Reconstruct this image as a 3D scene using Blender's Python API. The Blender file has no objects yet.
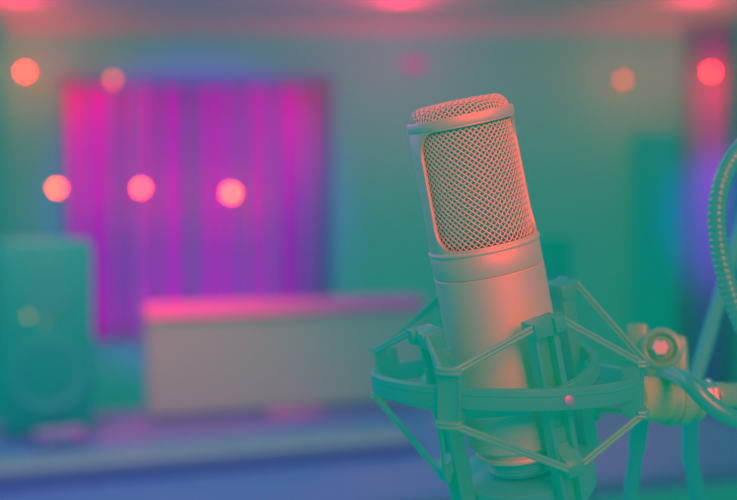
import bpy, bmesh, math, random
from mathutils import Vector, Matrix
random.seed(4)
scn = bpy.context.scene
COL = scn.collection
PI = math.pi
R = math.radians

# ------------------------------------------------------------------ camera
F = 50.0 / 36.0 * 737.0
CAM = Vector((0, 0, 1.30))
PITCH = R(3.0)
FW = Vector((0, math.cos(PITCH), -math.sin(PITCH)))
UP = Vector((0, math.sin(PITCH), math.cos(PITCH)))
RT = Vector((1, 0, 0))

def ray(px, py):
    return FW + RT * ((px - 368.5) / F) + UP * ((250.0 - py) / F)
def P(px, py, d):
    return CAM + ray(px, py) * d
def onY(px, py, y):
    r = ray(px, py); return CAM + r * (y / r.y)
def onZ(px, py, z):
    r = ray(px, py); return CAM + r * ((z - CAM.z) / r.z)

cd = bpy.data.cameras.new('camera'); cam = bpy.data.objects.new('camera', cd); COL.objects.link(cam)
cam.location = CAM; cam.rotation_euler = (PI / 2 - PITCH, 0, 0)
cd.lens = 50; cd.sensor_width = 36; cd.clip_start = 0.02; cd.clip_end = 60
cd.dof.use_dof = True; cd.dof.focus_distance = 0.475; cd.dof.aperture_fstop = 4.0
cd.dof.aperture_blades = 9; cd.dof.aperture_rotation = 0.3
scn.camera = cam

# ------------------------------------------------------------------ materials
def new_mat(name):
    m = bpy.data.materials.new(name); m.use_nodes = True
    nt = m.node_tree; b = nt.nodes['Principled BSDF']
    return m, nt, b
def mat(name, col, rough=0.5, metal=0.0, spec=0.5, grain=0.0, gscale=300, bump=0.0, coat=0.0):
    m, nt, b = new_mat(name)
    b.inputs['Roughness'].default_value = rough
    b.inputs['Metallic'].default_value = metal
    b.inputs['Specular IOR Level'].default_value = spec
    b.inputs['Coat Weight'].default_value = coat
    b.inputs['Coat Roughness'].default_value = 0.06
    tc = nt.nodes.new('ShaderNodeTexCoord'); nz = nt.nodes.new('ShaderNodeTexNoise')
    nz.inputs['Scale'].default_value = gscale; nz.inputs['Detail'].default_value = 3
    nt.links.new(tc.outputs['Object'], nz.inputs['Vector'])
    mx = nt.nodes.new('ShaderNodeMix'); mx.data_type = 'RGBA'
    g = grain
    mx.inputs[6].default_value = (max(0, col[0] * (1 - g)), col[1], col[2], 1)
    mx.inputs[7].default_value = (min(1, col[0] * (1 + g)), col[1], col[2], 1)
    nt.links.new(nz.outputs['Fac'], mx.inputs[0]); nt.links.new(mx.outputs[2], b.inputs['Base Color'])
    if bump:
        bp = nt.nodes.new('ShaderNodeBump'); bp.inputs['Strength'].default_value = bump
        bp.inputs['Distance'].default_value = 0.0004
        nt.links.new(nz.outputs['Fac'], bp.inputs['Height']); nt.links.new(bp.outputs['Normal'], b.inputs['Normal'])
    return m
def emit(name, col, s=1.0):
    m, nt, b = new_mat(name)
    e = nt.nodes.new('ShaderNodeEmission'); e.inputs['Color'].default_value = (*col, 1); e.inputs['Strength'].default_value = s
    nt.links.new(e.outputs[0], nt.nodes['Material Output'].inputs['Surface'])
    return m

M = {}
M['champagne'] = mat('champagne_metal', (.76, .98, .87), .57, .72, grain=.10, gscale=1800, bump=.10)
M['wire'] = mat('grille_wire', (.85, 1, .90), .5, 0.35)
M['inner'] = mat('grille_inside', (.015, 1, .93), .8, 0, .2)
M['plastic'] = mat('dark_plastic', (.03, 1, .84), .42, 0, .35, grain=.6, gscale=900, bump=.25)
M['plastic2'] = mat('dark_plastic_smooth', (.04, .99, .93), .38, 0, .5, grain=.3)
M['elastic'] = mat('elastic_rubber', (.08, 1, .84), .5, 0, .5, grain=.4, gscale=700)
M['socketmetal'] = mat('socket_metal', (.40, 1, .66), .42, .3, grain=.3, gscale=600, bump=.15)
M['strut'] = mat('strut_paint', (.03, 1, .92), .5, 0, .3)
M['bolt'] = mat('bolt_steel', (.95, .98, .95), .45, .5)
M['steel'] = mat('bright_steel', (.95, .98, .95), .25, 1.0)
M['screwpink'] = mat('screw_copper', (.36, .74, 1.0), .5, .6, grain=.5, gscale=2500)
M['joint'] = mat('joint_metal', (.16, 1, .74), .38, .25, grain=.3, gscale=600, bump=.15)
M['tube'] = mat('black_tube', (.012, .96, .92), .22, 0, .5, coat=.5)
M['rubber'] = mat('black_cable', (.018, 1, .86), .36, 0, .6, coat=.15)
M['goose'] = mat('gooseneck_metal', (.03, 1, .88), .26, .0, .6, coat=.4)

# setting
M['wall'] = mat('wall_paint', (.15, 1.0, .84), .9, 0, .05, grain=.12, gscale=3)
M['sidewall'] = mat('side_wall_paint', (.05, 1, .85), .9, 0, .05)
M['ceiling'] = mat('ceiling_paint', (.34, .74, .80), .9, 0, .05)
M['floor'] = mat('floor_dark', (.04, 1, .75), .7, 0, .2, grain=.3, gscale=6)
M['desk'] = mat('desk_top', (.18, .46, .88), .45, 0, .3, grain=.25, gscale=9)
M['deskdark'] = mat('desk_frame', (.03, 1, .80), .6, 0, .3)
M['speaker'] = mat('speaker_box', (.008, .98, .64), .5, 0, .4)
M['cone'] = mat('speaker_cone', (.03, .95, .72), .5, 0, .4)
M['screen'] = mat('screen_glass', (.40, 1, .70), .5, 0, .3, coat=.35)
M['hood'] = mat('monitor_hood', (.95, .36, .85), .6, 0, .3)
M['bezel'] = mat('monitor_bezel', (.30, .8, .75), .5, 0, .4)
M['panel'] = mat('acoustic_panel', (.02, .98, .84), .9, 0, .05)
M['keys'] = mat('keyboard_keys', (.45, .78, .80), .5, 0, .3)
M['pinkbox'] = mat('rosy_plastic', (.50, .42, .85), .5, 0, .3)
M['trimp'] = mat('window_frame_paint', (.18, .55, .80), .7, 0, .1)
M['plaque'] = mat('plaque_enamel', (.42, .36, 1.0), .5, 0, .3)  # colour of a reflection on the back wall
M['brass'] = mat('lamp_metal', (.25, .98, .70), .4, .4)

def stripes(name, dark, light, scale, seed):
    m, nt, b = new_mat(name)
    b.inputs['Roughness'].default_value = .85; b.inputs['Specular IOR Level'].default_value = .05
    tc = nt.nodes.new('ShaderNodeTexCoord'); sx = nt.nodes.new('ShaderNodeSeparateXYZ')
    nz = nt.nodes.new('ShaderNodeTexNoise'); nz.noise_dimensions = '1D'
    nz.inputs['Scale'].default_value = scale; nz.inputs['Detail'].default_value = 1.0
    ad = nt.nodes.new('ShaderNodeMath'); ad.inputs[1].default_value = seed
    rp = nt.nodes.new('ShaderNodeValToRGB')
    rp.color_ramp.elements[0].position = .455; rp.color_ramp.elements[0].color = (*dark, 1)
    rp.color_ramp.elements[1].position = .55; rp.color_ramp.elements[1].color = (*light, 1)
    nt.links.new(tc.outputs['Object'], sx.inputs[0]); nt.links.new(sx.outputs[0], ad.inputs[0])
    nt.links.new(ad.outputs[0], nz.inputs['W']); nt.links.new(nz.outputs['Fac'], rp.inputs[0])
    nt.links.new(rp.outputs[0], b.inputs['Base Color'])
    return m
M['curtain'] = stripes('striped_curtain', (.20, .50, .70), (.92, .07, 1.0), 18, 3.1)  # light and dark of the pleats painted as irregular bands
M['curtain2'] = stripes('violet_curtain', (.26, .62, .85), (.46, .40, 1.0), 11, 8.3)

# ------------------------------------------------------------------ geometry helpers
class MB:
    def __init__(s): s.bm = bmesh.new()
    def box(s, lo, hi, m=None, bev=0.0):
        r = bmesh.ops.create_cube(s.bm, size=1)
        lo, hi = Vector(lo), Vector(hi); c = (lo + hi) / 2; d = hi - lo
        vs = r['verts']
        for v in vs: v.co = Vector((v.co.x * d.x + c.x, v.co.y * d.y + c.y, v.co.z * d.z + c.z))
        if bev:
            es = list({e for v in vs for e in v.link_edges})
            rr = bmesh.ops.bevel(s.bm, geom=es, offset=bev, segments=2, affect='EDGES', profile=.5)
            vs = list({v for f in rr['faces'] for v in f.verts} | {v for v in vs if v.is_valid})
        if m is not None:
            for v in vs: v.co = m @ v.co
        return s
    def prism(s, pts, h0, h1, m=None, bev=0.0):
        """pts: 2-D outline (x, z); extruded along y from h0 to h1"""
        a = [s.bm.verts.new((x, h0, z)) for x, z in pts]; b = [s.bm.verts.new((x, h1, z)) for x, z in pts]
        n = len(pts)
        s.bm.faces.new(a); s.bm.faces.new(b[::-1])
        for i in range(n): s.bm.faces.new((a[i], b[i], b[(i + 1) % n], a[(i + 1) % n]))
        vs = a + b
        if bev:
            es = list({e for v in vs for e in v.link_edges})
            rr = bmesh.ops.bevel(s.bm, geom=es, offset=bev, segments=2, affect='EDGES', profile=.5)
            vs = list({v for f in rr['faces'] for v in f.verts} | {v for v in vs if v.is_valid})
        if m is not None:
            for v in vs: v.co = m @ v.co
        return s
    def lathe(s, prof, n=64, m=None, closed=False):
        rings = []
        for r, z in prof:
            if r < 1e-7: rings.append([s.bm.verts.new((0, 0, z))])
            else: rings.append([s.bm.verts.new((r * math.cos(2 * PI * k / n), r * math.sin(2 * PI * k / n), z)) for k in range(n)])
        prs = list(zip(rings, rings[1:]))
        if closed: prs.append((rings[-1], rings[0]))
        for A, B in prs:
            for k in range(n):
                k2 = (k + 1) % n
                if len(A) == 1 and len(B) == 1: break
                if len(A) == 1: s.bm.faces.new((A[0], B[k2], B[k]))
                elif len(B) == 1: s.bm.faces.new((A[k], A[k2], B[0]))
                else: s.bm.faces.new((A[k], A[k2], B[k2], B[k]))
        if m is not None:
            for rg in rings:
                for v in rg: v.co = m @ v.co
        return s
    def tube(s, pts, r, n=8, cap=True):
        pts = [Vector(p) for p in pts]
        rr = r if isinstance(r, (list, tuple)) else [r] * len(pts)
        t0 = (pts[1] - pts[0]).normalized()
        nrm = t0.orthogonal().normalized(); prev = None; rings = []
        for i, p in enumerate(pts):
            t = (pts[min(i + 1, len(pts) - 1)] - pts[max(i - 1, 0)]).normalized()
            nrm = (nrm - t * nrm.dot(t)).normalized(); bn = t.cross(nrm)
            rings.append([s.bm.verts.new(p + (nrm * math.cos(2 * PI * k / n) + bn * math.sin(2 * PI * k / n)) * rr[i]) for k in range(n)])
        for A, B in zip(rings, rings[1:]):
            for k in range(n): s.bm.faces.new((A[k], A[(k + 1) % n], B[(k + 1) % n], B[k]))
        if cap: s.bm.faces.new(rings[0][::-1]); s.bm.faces.new(rings[-1])
        return s
    def build(s, name, m, parent=None, smooth=True, angle=35, mw=None):
        bmesh.ops.remove_doubles(s.bm, verts=s.bm.verts, dist=1e-7)
        bmesh.ops.recalc_face_normals(s.bm, faces=s.bm.faces)
        me = bpy.data.meshes.new(name); s.bm.to_mesh(me); s.bm.free()
        me.materials.append(m if not isinstance(m, str) else M[m])
        if smooth:
            me.polygons.foreach_set('use_smooth', [True] * len(me.polygons))
            try: me.set_sharp_from_angle(angle=R(angle))
            except Exception: pass
        o = bpy.data.objects.new(name, me); COL.objects.link(o)
        if parent is not None: o.parent = parent
        if mw is not None: o.matrix_local = mw
        return o

def tag(o, label=None, cat=None, group=None, kind=None):
    if label: o['label'] = label
    if cat: o['category'] = cat
    if group: o['group'] = group
    if kind: o['kind'] = kind
    return o
def empty(name, mw, label, cat, group=None):
    o = bpy.data.objects.new(name, None); COL.objects.link(o); o.empty_display_size = .05
    o.matrix_world = mw
    return tag(o, label, cat, group)
def frame(origin, x, z):
    z = z.normalized(); x = (x - z * x.dot(z)).normalized(); y = z.cross(x)
    m = Matrix((x, y, z)).transposed().to_4x4(); m.translation = origin
    return m
def az(a, r, z=0):
    a = R(a); return Vector((r * math.sin(a), -r * math.cos(a), z))
def bez(ps, n=24):
    """Catmull-Rom through the points"""
    ps = [Vector(p) for p in ps]; ps = [ps[0] * 2 - ps[1]] + ps + [ps[-1] * 2 - ps[-2]]
    out = []
    for i in range(1, len(ps) - 2):
        for k in range(n):
            t = k / n; a, b, c, d = ps[i - 1:i + 3]
            out.append(.5 * ((2 * b) + (c - a) * t + (2 * a - 5 * b + 4 * c - d) * t * t + (3 * b - a - 3 * c + d) * t ** 3))
    out.append(ps[-2]); return out

# ================================================================== MICROPHONE
MIC_O = P(483.5, 243, .506)
tow = (CAM - MIC_O).normalized()
lean = R(8.5)
a_img = (RT * -.187 + UP * .982)
a_img = (a_img - tow * a_img.dot(tow)).normalized()
AX = (a_img * math.cos(lean) + tow * math.sin(lean)).normalized()
MF = frame(MIC_O, RT, AX)
ZB = .1160                      # the empty stands at the base of the microphone
mic = empty('condenser_microphone', MF @ Matrix.Translation((0, 0, -ZB)),
            'champagne metal condenser microphone with wire mesh head standing in the shock mount', 'microphone')
mm = lambda pr: [(r / 1000, z / 1000 + ZB) for r, z in pr]
# body
MB().lathe(mm([(27.0, -13.2), (27.3, -13.5), (27.3, -15), (27.3, -60), (27.3, -99), (26.8, -100.5), (24.6, -102), (23, -102)]), 96).build('body', 'champagne', mic)
MB().lathe(mm([(26.9, -1.6), (27.05, -2), (27.2, -12.3), (27.0, -12.7), (26.4, -12.8), (26.4, -13.4), (27.2, -13.4)]), 96).build('collar', 'champagne', mic)
MB().lathe(mm([(26.4, -1.8), (27.3, -1.7), (27.75, -1.2), (27.85, -.5), (27.6, .1), (26.6, .35), (25.4, .4)]), 96).build('ridge', 'champagne', mic)
MB().lathe(mm([(22.6, -101.5), (22.6, -104.2), (23.6, -104.6), (24, -105.2), (24, -106.8), (23.5, -107.4), (22.0, -107.8), (19.4, -108.2)]), 96).build('base', 'champagne', mic)
thr = []
for i in range(5): thr += [(19.9, -107.6 - i * 1.6), (19.1, -108.4 - i * 1.6)]
MB().lathe(mm([(0, -107.4)] + thr + [(18.5, -116), (0, -116)]), 72).build('threaded_neck', 'plastic2', mic, angle=20)
# frame of the head with two windows
WC, WH = 18.0, 78.0             # window centre and half width in degrees
Z0, Z1, RC = 1.6, 58.9, 11.0
def rad(z): return 26.75 - .9 * (z / 58.0)
bm = MB()
angs = []
cols = []
def column(a_deg, seg):
    a = R(a_deg)
    return [bm.bm.verts.new((rad(z) / 1000 * math.sin(a), -rad(z) / 1000 * math.cos(a), z / 1000 + ZB)) for z in seg]
for wi in range(2):
    c = WC + 180 * wi
    steps = []
    N = 110
    for i in range(N + 1):
        t = -math.cos(PI * i / N); steps.append(t * WH)
    prev = None
    for s in steps:
        d = (WH - abs(s)) * PI / 180 * 26.3
        k = RC - math.sqrt(max(0, RC * RC - (RC - d) ** 2)) if d < RC else 0
        zl, zh = Z0 + k, Z1 - k
        cur = (column(c + s, [0, zl]), column(c + s, [zh, 60]))
        if prev:
            for q in (0, 1): bm.bm.faces.new((prev[q][0], cur[q][0], cur[q][1], prev[q][1]))
        prev = cur
    prev = None
    zs = [0, Z0 + RC, (Z0 + Z1) / 2, Z1 - RC, 60]
    for i in range(13):
        s = WH + (180 - 2 * WH) * i / 12
        cur = column(c + s, zs)
        if prev:
            for q in range(4): bm.bm.faces.new((prev[q], cur[q], cur[q + 1], prev[q + 1]))
        prev = cur
gf = bm.build('grille_frame', 'champagne', mic)
so = gf.modifiers.new('s', 'SOLIDIFY'); so.thickness = .0016; so.offset = -1
bv = gf.modifiers.new('b', 'BEVEL'); bv.width = .0004; bv.segments = 2; bv.limit_method = 'ANGLE'
MB().lathe(mm([(24.2, 59.6), (26.0, 59.6), (26.4, 60.2), (26.35, 63.6), (26.0, 64.3), (25.2, 64.4), (24.2, 63.9)]), 96, closed=True).build('top_rim', 'champagne', mic)
# woven wires of the head
WR = .36 / 1000
wv = MB(); NW = 50; NS = 58
for sgn in (1, -1):
    for k in range(NW):
        a0 = 2 * PI * k / NW; pts = []
        for i in range(NS + 1):
            z = .3 + 57.6 * i / NS
            rr = rad(z) - 2.35
            a = a0 + sgn * (z / rr) * 1.02
            w = .36 * math.cos(NW * a0 + NW * sgn * (z / rr) * 1.02 * 2 * .5 + (PI if sgn < 0 else 0)) if True else 0
            pts.append(Vector(((rr + w) / 1000 * math.sin(a), -(rr + w) / 1000 * math.cos(a), z / 1000 + ZB)))
        wv.tube(pts, WR, 5, cap=False)
wv.build('grille', 'wire', mic, angle=80)
MB().lathe(mm([(0, .2), (21.5, .3), (21.5, 62), (17, 67), (0, 68.6)]), 48).build('grille_lining', 'inner', mic)
# woven top
tv = MB(); FLAT, FIL = 17.6, 6.2; PIT = 2.0
RT_ARC = FLAT + FIL * PI / 2
def dome(u, v, off):
    rho = math.hypot(u, v)
    if rho < 1e-6: return Vector((0, 0, (70.6 + off) / 1000 + ZB))
    if rho < FLAT: r, z, nr, nz = rho, 70.9 - .6 * (rho / FLAT) ** 2, 0, 1
    else:
        t = min((rho - FLAT) / FIL, PI / 2 + .2); r = FLAT + FIL * math.sin(t); z = 70.3 - FIL * (1 - math.cos(t)); nr, nz = math.sin(t), math.cos(t)
    r += off * nr; z += off * nz
    return Vector((r * u / rho / 1000, r * v / rho / 1000, z / 1000 + ZB))
LIM = RT_ARC + .8
for d in (0, 1):
    k = -15
    while k <= 15:
        u = (k + .5) * PIT
        if abs(u) < LIM - 1:
            h = math.sqrt(LIM ** 2 - u * u); n = 52; pts = []
            for i in range(n + 1):
                v = -h + 2 * h * i / n
                off = .33 * math.cos(PI * (v / PIT - .5) + PI * k + (PI if d else 0))
                ca, sa = math.cos(R(33)), math.sin(R(33))
                q = (u, v) if d == 0 else (v, u)
                pts.append(dome(q[0] * ca - q[1] * sa, q[0] * sa + q[1] * ca, off))
            tv.tube(pts, WR, 5, cap=False)
        k += 1
tv.build('top_grille', 'wire', mic, angle=80)

# ================================================================== SHOCK MOUNT
RING_O = P(503, 381, .518)
t2 = (CAM - RING_O).normalized(); up2 = (UP - t2 * UP.dot(t2)).normalized()
e = R(7.5)
RN = (up2 * math.cos(e) + t2 * math.sin(e)).normalized()
RF_ = frame(RING_O, RT, RN)
mount = empty('shock_mount', RF_, 'dark plastic shock mount ring with elastic cords holding the microphone', 'shock mount')
MI = RF_.inverted()
pr = [(67.0, 4.2), (66.4, 4.9), (65.4, 5.2), (63.4, 5.2), (62.4, 4.7), (62.2, 3.9), (62.2, -4.4), (63, -4.9), (65.4, -4.9),
      (66.1, -4.5), (66.4, -3.8), (66.4, 1.2), (67.0, 1.8)]
MB().lathe([(r / 1000, z / 1000) for r, z in pr], 160, closed=True).build('outer_ring', 'plastic', mount)
def radial(a, base=Matrix.Identity(4)):
    """local frame: x tangential, y outward, z up at azimuth a"""
    o = az(a, 1); tx = Vector((math.cos(R(a)), math.sin(R(a)), 0))
    m = Matrix((tx, o, Vector((0, 0, 1)))).transposed().to_4x4()
    return base @ m
OUT = [-28, 64, 154, -116]
for a in OUT:
    m = radial(a); b = MB(); k = .001
    pts = [(61.2, -13), (68.2, -13), (71.2, -12.2), (71.2, -9.8), (68.8, -8.8), (68.8, 9.6), (71.2, 10.6), (71.2, 13.2), (68.2, 14), (61.2, 14), (60.4, 8), (60.4, -8)]
    # outline in (outward, up), extruded along the tangent
    sw = Matrix(((0, 1, 0, 0), (1, 0, 0, 0), (0, 0, 1, 0), (0, 0, 0, 1)))
    b.prism([(x * k, z * k) for x, z in pts], -5.0 * k, 5.0 * k, m @ sw, bev=.0006)
    b.build('bracket', 'plastic', mount)
# screw on the front of the ring
sa = 18.0
ms = radial(sa) @ Matrix.Translation((0, .0666, -.0002)) @ Matrix.Rotation(-PI / 2, 4, 'X')
MB().lathe([(0, .0016), (.0014, .0016), (.0023, .0012), (.0026, .0004), (.0026, -.001)], 24, ms).build('screw', 'screwpink', mount)
MB().lathe([(.0026, .0002), (.0034, .0002), (.0036, -.0004), (.0026, -.001)], 24, ms, closed=True).build('screw_seat', 'plastic2', mount)

# inner cradle: its own tilt between ring and microphone
a_c = (RT * math.sin(R(-10.5)) + UP * math.cos(R(-10.5)))
a_c = (a_c - tow * a_c.dot(tow)).normalized()
ACX = (a_c * math.cos(R(13)) + tow * math.sin(R(13))).normalized()
CO = MIC_O - AX * .066
CF = frame(CO + ACX * .066, RT, ACX)
CL = MI @ CF                       # cradle in mount space
cr = [(44.5, -64.4), (45, -65), (45, -71), (44.4, -71.8), (41.6, -71.8), (41, -71), (41, -65), (41.6, -64.4)]
MB().lathe([(r / 1000, z / 1000) for r, z in cr], 96, CL, closed=True).build('cradle_ring', 'plastic', mount)
cu = [(0, -117.5), (33, -117.5), (34.6, -118.5), (34.6, -130), (32.5, -133), (0, -134)]
MB().lathe([(r / 1000, z / 1000) for r, z in cu], 72, CL).build('cradle_collar', 'plastic2', mount)
INN = [-64, 25, 116, -154]
for a in INN:
    m = CL @ radial(a); k = .001
    b = MB()
    b.box((-6.6 * k, 34.6 * k, -126 * k), (6.6 * k, 37.2 * k, -33 * k), m, .0006)        # web
    b.box((-6.6 * k, 36 * k, -126 * k), (-4.2 * k, 42.5 * k, -35 * k), m, .0006)         # flanges
    b.box((3.4 * k, 36 * k, -126 * k), (6.6 * k, 42.5 * k, -35 * k), m, .0006)
    b.box((-5 * k, 30.5 * k, -52 * k), (5 * k, 35 * k, -44 * k), m, .0008)               # pad toward the microphone
    p = b.build('post', 'plastic', mount)
    h = MB()
    h.box((-8.1 * k, 34.4 * k, -39 * k), (8.1 * k, 44.5 * k, -31 * k), m, .0008)
    h.box((-8.4 * k, 43 * k, -38 * k), (-2.6 * k, 47 * k, -30.4 * k), m, .0007)
    h.box((2.6 * k, 43 * k, -38 * k), (8.4 * k, 47 * k, -30.4 * k), m, .0007)
    h.build('hook', 'plastic', p)
    h = MB()
    sw = Matrix(((0, 1, 0, 0), (1, 0, 0, 0), (0, 0, 1, 0), (0, 0, 0, 1)))
    out = [(35, -86), (38.5, -86), (39, -95), (46.5, -99.5), (48.5, -102), (48, -108), (45, -109), (44.4, -104), (36, -100), (34.4, -97)]
    h.prism([(x * k, z * k) for x, z in out], -4.6 * k, 4.6 * k, m @ sw, bev=.0006)
    h.box((-5.2 * k, 33.5 * k, -109 * k), (5.2 * k, 37.4 * k, -97 * k), m, .0006)
    h.build('foot_hook', 'plastic', p)
# elastic cords, two strands each
def cord(p, q, name='elastic_cord'):
    d = (q - p).normalized(); s = d.cross(Vector((0, 0, 1)).cross(d)).normalized()
    b = MB()
    for sg in (-1, 1):
        off = s * (.00088 * sg)
        b.tube([p + off, p.lerp(q, .5) + off * .95, q + off], .00098, 8)
    b.build(name, 'elastic', mount)
def wrap(c, m, name):
    pass
near = {-28: (-64, 25), 64: (25, 116), 154: (116, -154), -116: (-154, -64)}
for a, pair in near.items():
    for i, b_ in enumerate(pair):
        sgn = -1 if i == 0 else 1
        tp = radial(a) @ Vector((sgn * .0035, .0702, .0125)); bt = radial(a) @ Vector((sgn * .0035, .0702, -.0115))
        ti = CL @ radial(b_) @ Vector((-sgn * .0072, .0445, -.0325)); bi = CL @ radial(b_) @ Vector((-sgn * .0042, .0475, -.103))
        cord(tp, ti); cord(bt, bi)
    # the loops over the bracket ends
    for zz in (.0125, -.0115):
        b = MB()
        for dz in (-.00088, .00088):
            b.tube([radial(a) @ Vector((x, y, zz + dz)) for x, y in ((-.0056, .0685), (-.0045, .0712), (0, .0721), (.0045, .0712), (.0056, .0685))], .00098, 8)
        b.build('elastic_loop', 'elastic', mount)

# ================================================================== BOOM ARM with swivel
arm = empty('microphone_boom', Matrix.Translation(P(670, 400, .545)), 'dark metal boom arm and swivel joint right of the shock mount', 'microphone stand')
AI = arm.matrix_world.inverted()
D = .548
def L(px, py, d=D): return AI @ P(px, py, d)
def cyl(name, p, q, prof, m, n=48, parent=arm):
    """prof: (fraction along, radius in metres)"""
    z = (q - p); ln = z.length; fr = frame(p, Vector((0, 1, .13)), z)
    pr = [(r, t * ln) for t, r in prof]
    pr = [(0, pr[0][1])] + pr + [(0, pr[-1][1])]
    return MB().lathe(pr, n, fr).build(name, m, parent)
px1 = D / F
# connecting lug from ring to joint
cyl('mount_socket', L(634, 398, .535), L(668, 400), [(0, .0095), (.05, .0112), (.55, .0118), (.78, .0120), (.80, .0108), (.9, .0108), (.92, .0122), (1, .0122)], 'socketmetal')
cyl('clamp_collar', L(664, 400), L(688, 402, .55), [(0, .0124), (.06, .0138), (.30, .0138), (.34, .0118), (.44, .0118), (.48, .0130), (.9, .0124), (1, .0106)], 'joint')
cyl('swivel_neck', L(686, 401, .55), L(700, 400, .552), [(0, .0092), (.35, .0092), (.4, .0105), (.8, .0105), (1, .0085)], 'joint')
cyl('locking_nut', L(697, 397, .552), L(713, 396, .553), [(0, .0080), (.1, .0092), (.6, .0092), (.66, .0098), (.9, .0098), (1, .008)], 'steel', n=8)
cyl('boom_tube', L(712, 396, .553), L(790, 394, .58), [(0, .0066), (.02, .0074), (.12, .0074), (.13, .0068), (1, .0068)], 'joint')
# swivel disc with hex bolt facing the camera
c = L(661, 348); fdir = (CAM - P(662, 349, D)).normalized(); fdir = (fdir + RT * -.12 + UP * .05).normalized()
fr = frame(c - fdir * .010, RT, fdir)
MB().lathe([(0, -.010), (.0100, -.010), (.0112, -.009), (.0112, .0055), (.0106, .0074), (.0088, .0082), (.0080, .0078), (.0076, .0058), (.0064, .0056), (.0060, .0070), (0, .0070)], 56, fr).build('swivel_disc', 'joint', arm)
b = MB(); b.box((-.0095, -.0235, -.009), (.0126, .0075, .0045), fr, .0035); b.box((-.0195, -.002, -.012), (-.0085, .0145, -.002), fr, .0018); b.build('swivel_lug', 'joint', arm)
b = MB(); b.lathe([(0, .0128), (.0036, .0128), (.0044, .0120), (.0044, .0076)], 6, fr); bl = b.build('bolt', 'bolt', arm, angle=20)
MB().lathe([(.0044, .0080), (.0062, .0080), (.0064, .0070)], 32, fr).build('washer', 'joint', arm)
# stand tubes: down from the joint
cyl('stand_tube', L(641, 415, .57), L(627, 520, .57) + (L(627, 520, .57) - L(641, 415, .57)) * 3.2, [(0, .0050), (.08, .0050), (.0801, .0040), (1, .0040)], 'tube', 24)
cyl('stand_tube', L(690, 405, .62), L(690, 462, .62), [(0, .0050), (1, .0050)], 'tube', 24)
cyl('stand_tube', L(690, 455, .62), L(702, 520, .62) + (L(702, 520, .62) - L(690, 455, .62)) * 5, [(0, .0046), (1, .0044)], 'tube', 24)
cyl('upper_strut', L(690, 398, .64), L(752, 190, .70), [(0, .0045), (1, .0045)], 'strut', 24)
# second things: gooseneck and cable
def rooted(name, pts, label, cat):
    e_ = empty(name, Matrix.Translation(pts[0]), label, cat); return e_, [p - pts[0] for p in pts]
gp = [P(790, 118, .56), P(752, 138, .545), P(729, 165, .535), P(718, 200, .53), P(718, 238, .53), P(726, 278, .53), P(741, 322, .53), P(762, 360, .535), P(800, 395, .55)]
gp = bez(gp, 60)
acc = 0; rs = []; dense = []
tot = [0]
for i in range(1, len(gp)): tot.append(tot[-1] + (gp[i] - gp[i - 1]).length)
stp = .0004; s = 0; j = 0
while s < tot[-1]:
    while tot[j + 1] < s: j += 1
    dense.append(gp[j].lerp(gp[j + 1], (s - tot[j]) / (tot[j + 1] - tot[j]))); rs.append(.0047 + .0003 * math.cos(2 * PI * s / .0033)); s += stp
g, loc = rooted('gooseneck', dense, 'ribbed flexible metal gooseneck curving in from the right edge', 'gooseneck')
MB().tube(loc, rs, 20).build('flexible_tube', 'goose', g, angle=180)
cp = bez([P(664, 376, .556), P(669, 374, .540), P(679, 377, .522), P(692, 386, .505), P(710, 404, .50), P(733, 418, .50), P(765, 426, .51), P(810, 430, .53)], 20)
g, loc = rooted('audio_cable', cp, 'thick black audio cable crossing in front of the boom clamp', 'cable')
MB().tube(loc, .0043, 20).build('cable_jacket', 'rubber', g, angle=180)

# ================================================================== ROOM
YW = 5.5
XW = 1.94
ZC = 2.25
def struct(name, lo, hi, m, bev=0):
    o = MB().box(lo, hi, None, bev).build(name, m, smooth=False); o['kind'] = 'structure'; return o
struct('wall_back', (-XW - .1, YW, 0), (XW + .1, YW + .12, ZC - .09), 'wall')
struct('wall_left', (-XW - .12, 3.2, 0), (-XW, YW, ZC), 'sidewall')
struct('wall_right', (XW, 3.2, 0), (XW + .12, YW, ZC), 'sidewall')
CR = .09                        # rounded cove added to soften the shading between ceiling and back wall
pts = [(4.2, ZC)] + [(YW - CR + CR * math.sin(PI / 2 * i / 16), ZC - CR + CR * math.cos(PI / 2 * i / 16)) for i in range(17)] + [(YW + .06, ZC - CR), (YW + .12, ZC - CR), (YW + .12, ZC + .1), (4.2, ZC + .1)]
sw = Matrix(((0, 1, 0, 0), (1, 0, 0, 0), (0, 0, 1, 0), (0, 0, 0, 1)))
o = MB().prism(pts, -XW - .12, XW + .12, sw).build('ceiling', 'ceiling'); o['kind'] = 'structure'
struct('floor', (-XW - .12, -.4, -.1), (XW + .12, YW + .12, 0), 'floor')

# curtain in its frame
def pleats(name, x0, x1, z0, z1, y, m, parent, amp=.018, seed=1, mean=.075):
    rnd = random.Random(seed); n = int((x1 - x0) / .006); bm = MB()
    ph = 0; cols = []; w = 1.0
    for i in range(n + 1):
        x = x0 + (x1 - x0) * i / n
        if i % 10 == 0: w = rnd.uniform(.7, 1.5)
        ph += (x1 - x0) / n / mean * 2 * PI * w
        yy = y + amp * math.sin(ph) + .3 * amp * math.sin(ph * .37 + 1)
        cols.append([bm.bm.verts.new((x, yy, z0)), bm.bm.verts.new((x, yy, (z0 + z1) / 2)), bm.bm.verts.new((x, y + (yy - y) * .6, z1))])
    for a, b in zip(cols, cols[1:]):
        for q in (0, 1): bm.bm.faces.new((a[q], b[q], b[q + 1], a[q + 1]))
    o = bm.build(name, m, parent, angle=180)
    so = o.modifiers.new('s', 'SOLIDIFY'); so.thickness = .004
    return o
c0 = onY(66, 340, YW - .08); c1 = onY(322, 86, YW - .08)
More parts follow.
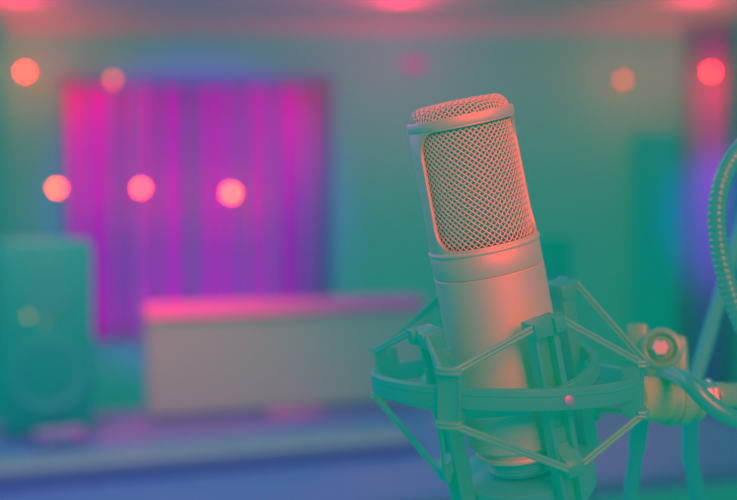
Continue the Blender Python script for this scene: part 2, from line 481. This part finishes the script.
cu = empty('curtain', Matrix.Translation(((c0.x + c1.x) / 2, YW - .08, c0.z)), 'magenta vertically pleated curtain hanging on the back wall behind the monitor', 'curtain')
w = (c1.x - c0.x) / 2; h = c1.z - c0.z
pleats('fabric', -w, w, 0, h, 0, 'curtain', cu, seed=5)
b = MB(); b.tube([(-w - .03, 0, h + .008), (w + .03, 0, h + .008)], .011, 12); b.build('curtain_rod', 'trimp', cu)
f0 = onY(334, 350, YW - .02); 
b = MB(); y0, y1 = YW - .035, YW
b.box((c1.x + .005, y0, c0.z - .02), (f0.x, y1, c1.z + .06)); b.box((c0.x - .05, y0, c1.z + .012), (c1.x + .01, y1, c1.z + .06))
o = b.build('trim_1', 'trimp', smooth=False); o['kind'] = 'structure'
# violet drape on the right
d0 = onY(682, 480, YW - .05); d1 = onY(730, 34, YW - .05)
dr = empty('drape', Matrix.Translation(((d0.x + d1.x) / 2, YW - .05, .02)), 'violet floor length drape in the right corner beside the dark acoustic panel', 'curtain')
w = (d1.x - d0.x) / 2
pleats('fabric', -w, w, 0, d1.z - .02, 0, 'curtain2', dr, amp=.022, seed=9, mean=.11)
b = MB(); b.tube([(-w - .03, 0, d1.z - .012), (w + .02, 0, d1.z - .012)], .011, 12); b.build('curtain_rod', 'trimp', dr)
# dark tall acoustic panel
a0 = onY(634, 480, YW - .12); a1 = onY(681, 133, YW - .12)
pn = empty('acoustic_panel', Matrix.Translation(((a0.x + a1.x) / 2, YW - .06, 0)), 'tall dark acoustic panel against the back wall left of the violet drape', 'acoustic panel')
w = (a1.x - a0.x) / 2
MB().box((-w, -.06, .03), (w, .05, a1.z), None, .012).build('padding', 'panel', pn)
b = MB(); b.box((-w - .008, -.02, 0), (w + .008, .058, .03)); b.box((-w - .008, -.02, .03), (-w, .058, a1.z + .008)); b.box((w, -.02, .03), (w + .008, .058, a1.z + .008)); b.build('panel_frame', 'deskdark', pn, smooth=False)

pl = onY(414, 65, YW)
q = MB().box((-.06, -.012, -.026), (.06, 0, .026), None, .004).build('wall_plaque', 'plaque')  # reflection spot on the wall, painted as a small magenta block
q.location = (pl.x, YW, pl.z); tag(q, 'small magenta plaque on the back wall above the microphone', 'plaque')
# desk
YAW = R(19); DZ = .75
du = Vector((math.cos(YAW), math.sin(YAW), 0)); dv = Vector((-math.sin(YAW), math.cos(YAW), 0))
front = onZ(430, 498, DZ)
mon = onZ(291, 413, DZ)
DM = Matrix((du, dv, Vector((0, 0, 1)))).transposed().to_4x4(); DM.translation = Vector((front.x, front.y, 0))
dm = DM.inverted()
def onDesk(px, py): 
    q = dm @ onZ(px, py, DZ); return q
desk = empty('studio_desk', DM, 'wide violet topped studio desk under the monitor and speakers', 'desk')
DB = onDesk(291, 405).y + .10
X0, X1 = -1.05, .95
MB().box((X0, 0, DZ - .035), (X1, DB, DZ), None, .004).build('desk_top', 'desk', desk)
for x in (X0 + .06, X1 - .12):
    for y in (.06, DB - .12): MB().box((x, y, 0), (x + .06, y + .06, DZ - .034), None, .003).build('leg', 'deskdark', desk)
MB().box((X0 + .1, DB - .08, .25), (X1 - .1, DB - .06, DZ - .034)).build('modesty_panel', 'deskdark', desk, smooth=False)
def atdesk(p, yaw=0): return DM @ Matrix.Translation((p.x, p.y, DZ)) @ Matrix.Rotation(yaw, 4, 'Z')
# monitor
pm = onDesk(291, 413)
mo = empty('computer_monitor', atdesk(pm), 'wide monitor with a rosy hood standing between the two speakers', 'monitor')
lw = onDesk(149, 420); rw = onDesk(432, 404)
W = (rw.x - lw.x) / 2 * .985; H = .29
MB().box((-W, .0, .006), (W, .035, H - .03), None, .006).build('casing', 'bezel', mo)
MB().box((-W + .012, -.004, .022), (W - .012, .004, H - .036)).build('screen', 'screen', mo, smooth=False)
b = MB()
b.prism([(-.014, H - .034), (.0, H - .010), (.03, H), (.05, H - .008), (.05, H - .034)], -W, W, Matrix(((0, 1, 0, 0), (1, 0, 0, 0), (0, 0, 1, 0), (0, 0, 0, 1))), .003)
b.build('hood', 'hood', mo)  # top bezel shaped as a sloped hood to catch light from above
b = MB(); b.box((-.06, -.05, 0), (.075, .06, .008), None, .003); b.box((-.03, .03, .0), (.03, .05, .15), None, .003); b.build('stand', 'pinkbox', mo)
# speakers
def speaker(px, py, label, yaw=0):
    p = onDesk(px, py); k = empty('studio_speaker', atdesk(p, yaw), label, 'speaker', 'pair of studio speakers on the desk')
    W, H, Dp = .103, .445, .25
    MB().box((-W, 0, .006), (W, Dp, H), None, .012).build('cabinet', 'speaker', k)
    fr = lambda z, y=0: Matrix.Translation((0, y, z)) @ Matrix.Rotation(PI / 2, 4, 'X')
    w = MB().lathe([(.084, -.004), (.084, .004), (.078, .006), (.070, .004), (.030, -.022), (0, -.022)], 48, fr(.14)).build('woofer', 'cone', k)
    MB().lathe([(.028, -.022), (.024, -.012), (.012, -.006), (0, -.005)], 32, fr(.14)).build('dust_cap', 'cone', w)
    MB().lathe([(.05, -.004), (.05, .004), (.045, .005), (.018, -.004), (.012, .002), (0, .005)], 40, fr(.33)).build('tweeter', 'cone', k)
    for fx in (-.075, .06):
        for fy in (.02, .21): MB().box((fx, fy, 0), (fx + .016, fy + .016, .008)).build('foot', 'deskdark', k, smooth=False)
    return k
M['led'] = emit('indicator_led', (1.0, .36, .05), 2.2)  # glowing colour standing in for a reflection on the speaker
M['led2'] = emit('indicator_led_dim', (.5, .26, .1), 1.3)
sp1 = speaker(49, 436, 'dark studio speaker standing on the desk left of the monitor')
sp2 = speaker(540, 398, 'dark studio speaker standing on the desk behind the microphone')
def glint(px, py, k, m):
    inv = k.matrix_world.inverted(); o = inv @ CAM; d = inv.to_3x3() @ ray(px, py); t = -o.y / d.y; q = o + d * t
    MB().lathe([(0, .004), (.003, .003), (.004, 0), (.004, -.003)], 16, Matrix.Translation(q) @ Matrix.Rotation(PI / 2, 4, 'X')).build('indicator_light', m, k)
glint(28, 316, sp1, 'led'); glint(45, 322, sp1, 'led2')  # reflections on the left speaker, painted as small glowing domes
# keyboard on the desk
q0 = onDesk(-60, 479); q1 = onDesk(425, 455)
ck = Vector(((q0.x + q1.x) / 2, (q0.y + q1.y) / 2, 0)); kw = (q1.x - q0.x) / 2
kb = empty('music_keyboard', atdesk(ck), 'long low grey music keyboard lying on the desk in front of the monitor', 'keyboard')
MB().box((-kw, -.055, 0), (kw, .07, .028), None, .005).build('case', 'desk', kb)
b = MB(); n = 44; kp = (2 * kw - .04) / n
for i in range(n): b.box((-kw + .02 + i * kp, -.06, .027), (-kw + .02 + (i + 1) * kp - .0012, .05, .036))
o = b.build('keys', 'keys', kb, smooth=False)
b = MB()
for i in range(n - 1):
    if i % 7 not in (2, 6): b.box((-kw + .02 + (i + 1) * kp - .005, -.01, .036), (-kw + .02 + (i + 1) * kp + .005, .05, .043))
b.build('black_keys', 'bezel', kb, smooth=False)
pq = onDesk(60, 444)
ib = empty('audio_interface', atdesk(pq, R(4)), 'small rosy box on the desk in front of the left speaker', 'audio interface')
MB().box((-.055, -.04, .003), (.055, .04, .03), None, .005).build('case', 'pinkbox', ib)
for x in (-.035, -.01, .015): MB().lathe([(0, .012), (.007, .012), (.008, 0)], 16, Matrix.Translation((x, -.04, .017)) @ Matrix.Rotation(PI / 2, 4, 'X')).build('knob', 'deskdark', ib)
for x in (-.05, .038): MB().box((x, -.03, 0), (x + .012, .03, .004)).build('foot', 'deskdark', ib, smooth=False)

# ================================================================== LAMPS
M['bulb'] = emit('glowing_bulb', (1, .012, .010), 45)
M['bulbrosy'] = emit('glowing_bulb_rosy', (1, .046, .0), 40)
M['bulbmid'] = emit('glowing_bulb_mid', (1, .11, .0), 5.5)
M['bulbdim'] = emit('glowing_bulb_dim', (1, .055, .03), 4.5)
M['spotlens'] = emit('downlight_lens', (1, .02, .022), 10)
def point(name, loc, col, en, rad=.03):
    l = bpy.data.lights.new(name, 'POINT'); l.color = col; l.energy = en; l.shadow_soft_size = rad
    o = bpy.data.objects.new(name, l); COL.objects.link(o); o.location = loc; return o
def spot(name, loc, tgt, col, en, ang, blend=.6, rad=.05):
    l = bpy.data.lights.new(name, 'SPOT'); l.color = col; l.energy = en; l.spot_size = R(ang); l.spot_blend = blend; l.shadow_soft_size = rad
    o = bpy.data.objects.new(name, l); COL.objects.link(o); o.location = loc
    o.rotation_euler = (Vector(tgt) - Vector(loc)).to_track_quat('-Z', 'Y').to_euler(); return o
def area(name, loc, tgt, col, en, sx, sy):
    l = bpy.data.lights.new(name, 'AREA'); l.shape = 'RECTANGLE'; l.size = sx; l.size_y = sy; l.color = col; l.energy = en
    o = bpy.data.objects.new(name, l); COL.objects.link(o); o.location = loc
    o.rotation_euler = (Vector(tgt) - Vector(loc)).to_track_quat('-Z', 'Y').to_euler(); return o
def sconce(px, py, m, label, en, rb=.017, grp=None):
    p = onY(px, py, YW - .16)
    k = empty('wall_sconce', Matrix.Translation((p.x, YW, p.z - .05)), label, 'lamp', 'round wall sconces')
    MB().lathe([(0, .012), (.035, .012), (.04, 0)], 24, Matrix.Rotation(PI / 2, 4, 'X')).build('back_plate', 'brass', k)
    MB().tube([(0, -.01, 0), (0, -.12, -.005), (0, -.155, .01), (0, -.16, .03)], .006, 10).build('arm', 'brass', k)
    MB().lathe([(0, .026), (.012, .028), (.013, .036), (0, .036)], 16, Matrix.Translation((0, -.16, 0))).build('socket', 'brass', k)
    MB().lathe([(rb * math.sin(PI * i / 10), .05 - rb * math.cos(PI * i / 10)) for i in range(11)], 16, Matrix.Translation((0, -.16, 0))).build('bulb', m, k)
    if en: point('sconce_light', (p.x, p.y - .10, p.z), (1, .02, .0), en, .03)
sconce(25, 72, 'bulb', 'bright wall sconce nearest the left wall', 4)
sconce(113, 80, 'bulbmid', 'dim wall sconce above the left end of the magenta curtain', .5)
sconce(623, 80, 'bulbdim', 'dim wall sconce above the tall dark acoustic panel', 2.5)
sconce(711, 72, 'bulb', 'bright wall sconce glowing in front of the violet drape', 2.2)
def pendant(px, py, y, m, label, en, rb=.017):
    p = onY(px, py, y)
    k = empty('pendant_bulb', Matrix.Translation(p), label, 'lamp', 'pendant bulbs in front of the curtain')
    MB().lathe([(rb * math.sin(PI * i / 10), -rb * math.cos(PI * i / 10)) for i in range(11)], 16).build('bulb', m, k)
    MB().lathe([(0, rb + .022), (.009, rb + .022), (.012, rb - .004), (0, rb - .004)], 16).build('socket', 'brass', k)
    MB().tube([(0, 0, rb + .02), (0, 0, ZC - p.z)], .0015, 6).build('cord', 'rubber', k)
    if en: point('pendant_light', p + Vector((0, -.03, 0)), (1, .02, .0), en, .03)
pendant(57, 188, YW - .3, 'bulbrosy', 'glowing pendant bulb at the left edge of the magenta curtain', .12)
pendant(141, 188, YW - .3, 'bulbrosy', 'glowing pendant bulb in front of the left half of the magenta curtain', .8)
pendant(231, 193, YW - .3, 'bulbrosy', 'dimmer pendant bulb in front of the middle of the magenta curtain', .12, .022)
# ceiling downlights with wall washing light
for px, label, en in ((12, 'recessed ceiling downlight in the left corner', 1.5), (400, 'recessed ceiling downlight above the microphone', 1.9), (700, 'recessed ceiling downlight in the right corner', 1.3)):
    p = onY(px, 3, 4.72)
    k = empty('ceiling_downlight', Matrix.Translation((p.x, p.y, ZC)), label, 'ceiling light', 'recessed ceiling downlights')
    MB().lathe([(.045, -.002), (.06, -.006), (.07, -.004), (.072, 0), (.045, 0)], 32, closed=True).build('trim_ring', 'brass', k)
    MB().lathe([(0, -.030), (.02, -.027), (.038, -.016), (.044, -.001)], 32).build('lens', 'spotlens', k)
    point('downlight_glow', (p.x * 1.04, 4.98, ZC - .09), (1, .0, .03), en * 3.1, .06)

# added coloured washes without fixtures, for curtain, drape, desk, monitor and ceiling
cmid = Vector(((c0.x + c1.x) / 2, YW, (c0.z + c1.z) / 2))
spot('curtain_wash', (cmid.x, 2.6, 2.2), cmid + Vector((0, 0, .06)), (.56, .0, .66), 122, 33.5, .35, .1)
area('curtain_uplight', (cmid.x, 5.12, .50), (cmid.x, 5.12 + .45, .50 + .5), (.70, 0, .40), 2.0, 1.2, .08)  # added strip of light, lifts the lower part of the curtain
spot('corner_wash', (1.75, 3.6, 2.2), (1.90, YW, 1.15), (.30, 0, .5), 130, 21, .6, .1)
area('desk_wash', (-.6, 1.9, 2.2), (-.65, 2.15, .75), (.52, .13, .42), 9.5, .9, .4)
spot('monitor_spot', (-.9, 1.6, 2.2), onZ(155, 320, 1.0), (1, 0, 0), 95, 32, 1, .08)  # added light, reddens the upper left of the monitor
spot('cove_wash', (0, 4.2, 1.8), (0, 5.0, ZC), (1, 0, .10), 38, 125, 1, .2)  # added light, lifts the pink on the ceiling
area('room_lamp', (0, 3.6, 2.24), (0, 3.61, 0), (0, .62, .42), 3.0, 2.4, 1.0)  # added teal fill for the back of the room
# key lamp for the microphone highlight, with added fill from above and behind
area('key_lamp', (.33, -.22, 1.63), MIC_O, (1, .0, .0), 8.2, .40, .32)
area('soft_box', (.40, .20, 2.2), MIC_O, (1, .0, .0), 3, .5, .5)  # added unseen fill, brightens the upward faces
area('side_lamp', (-1.15, 1.35, 1.75), MIC_O, (.6, 0, .5), 4.5, .4, .5)  # added unseen fill, tints the left edges violet

wd = bpy.data.worlds.new('world'); scn.world = wd; wd.use_nodes = True
bg = wd.node_tree.nodes['Background']; bg.inputs[0].default_value = (.003, .225, .213, 1); bg.inputs[1].default_value = 1

vs = scn.view_settings
scn.display_settings.display_device = 'sRGB'
vs.view_transform = 'Standard'; vs.look = 'None'; vs.exposure = 0; vs.gamma = 1; vs.use_curve_mapping = False
cy = scn.cycles
cy.max_bounces = 24; cy.diffuse_bounces = 16; cy.glossy_bounces = 8; cy.use_denoising = True
cy.sample_clamp_indirect = 0; cy.caustics_reflective = True
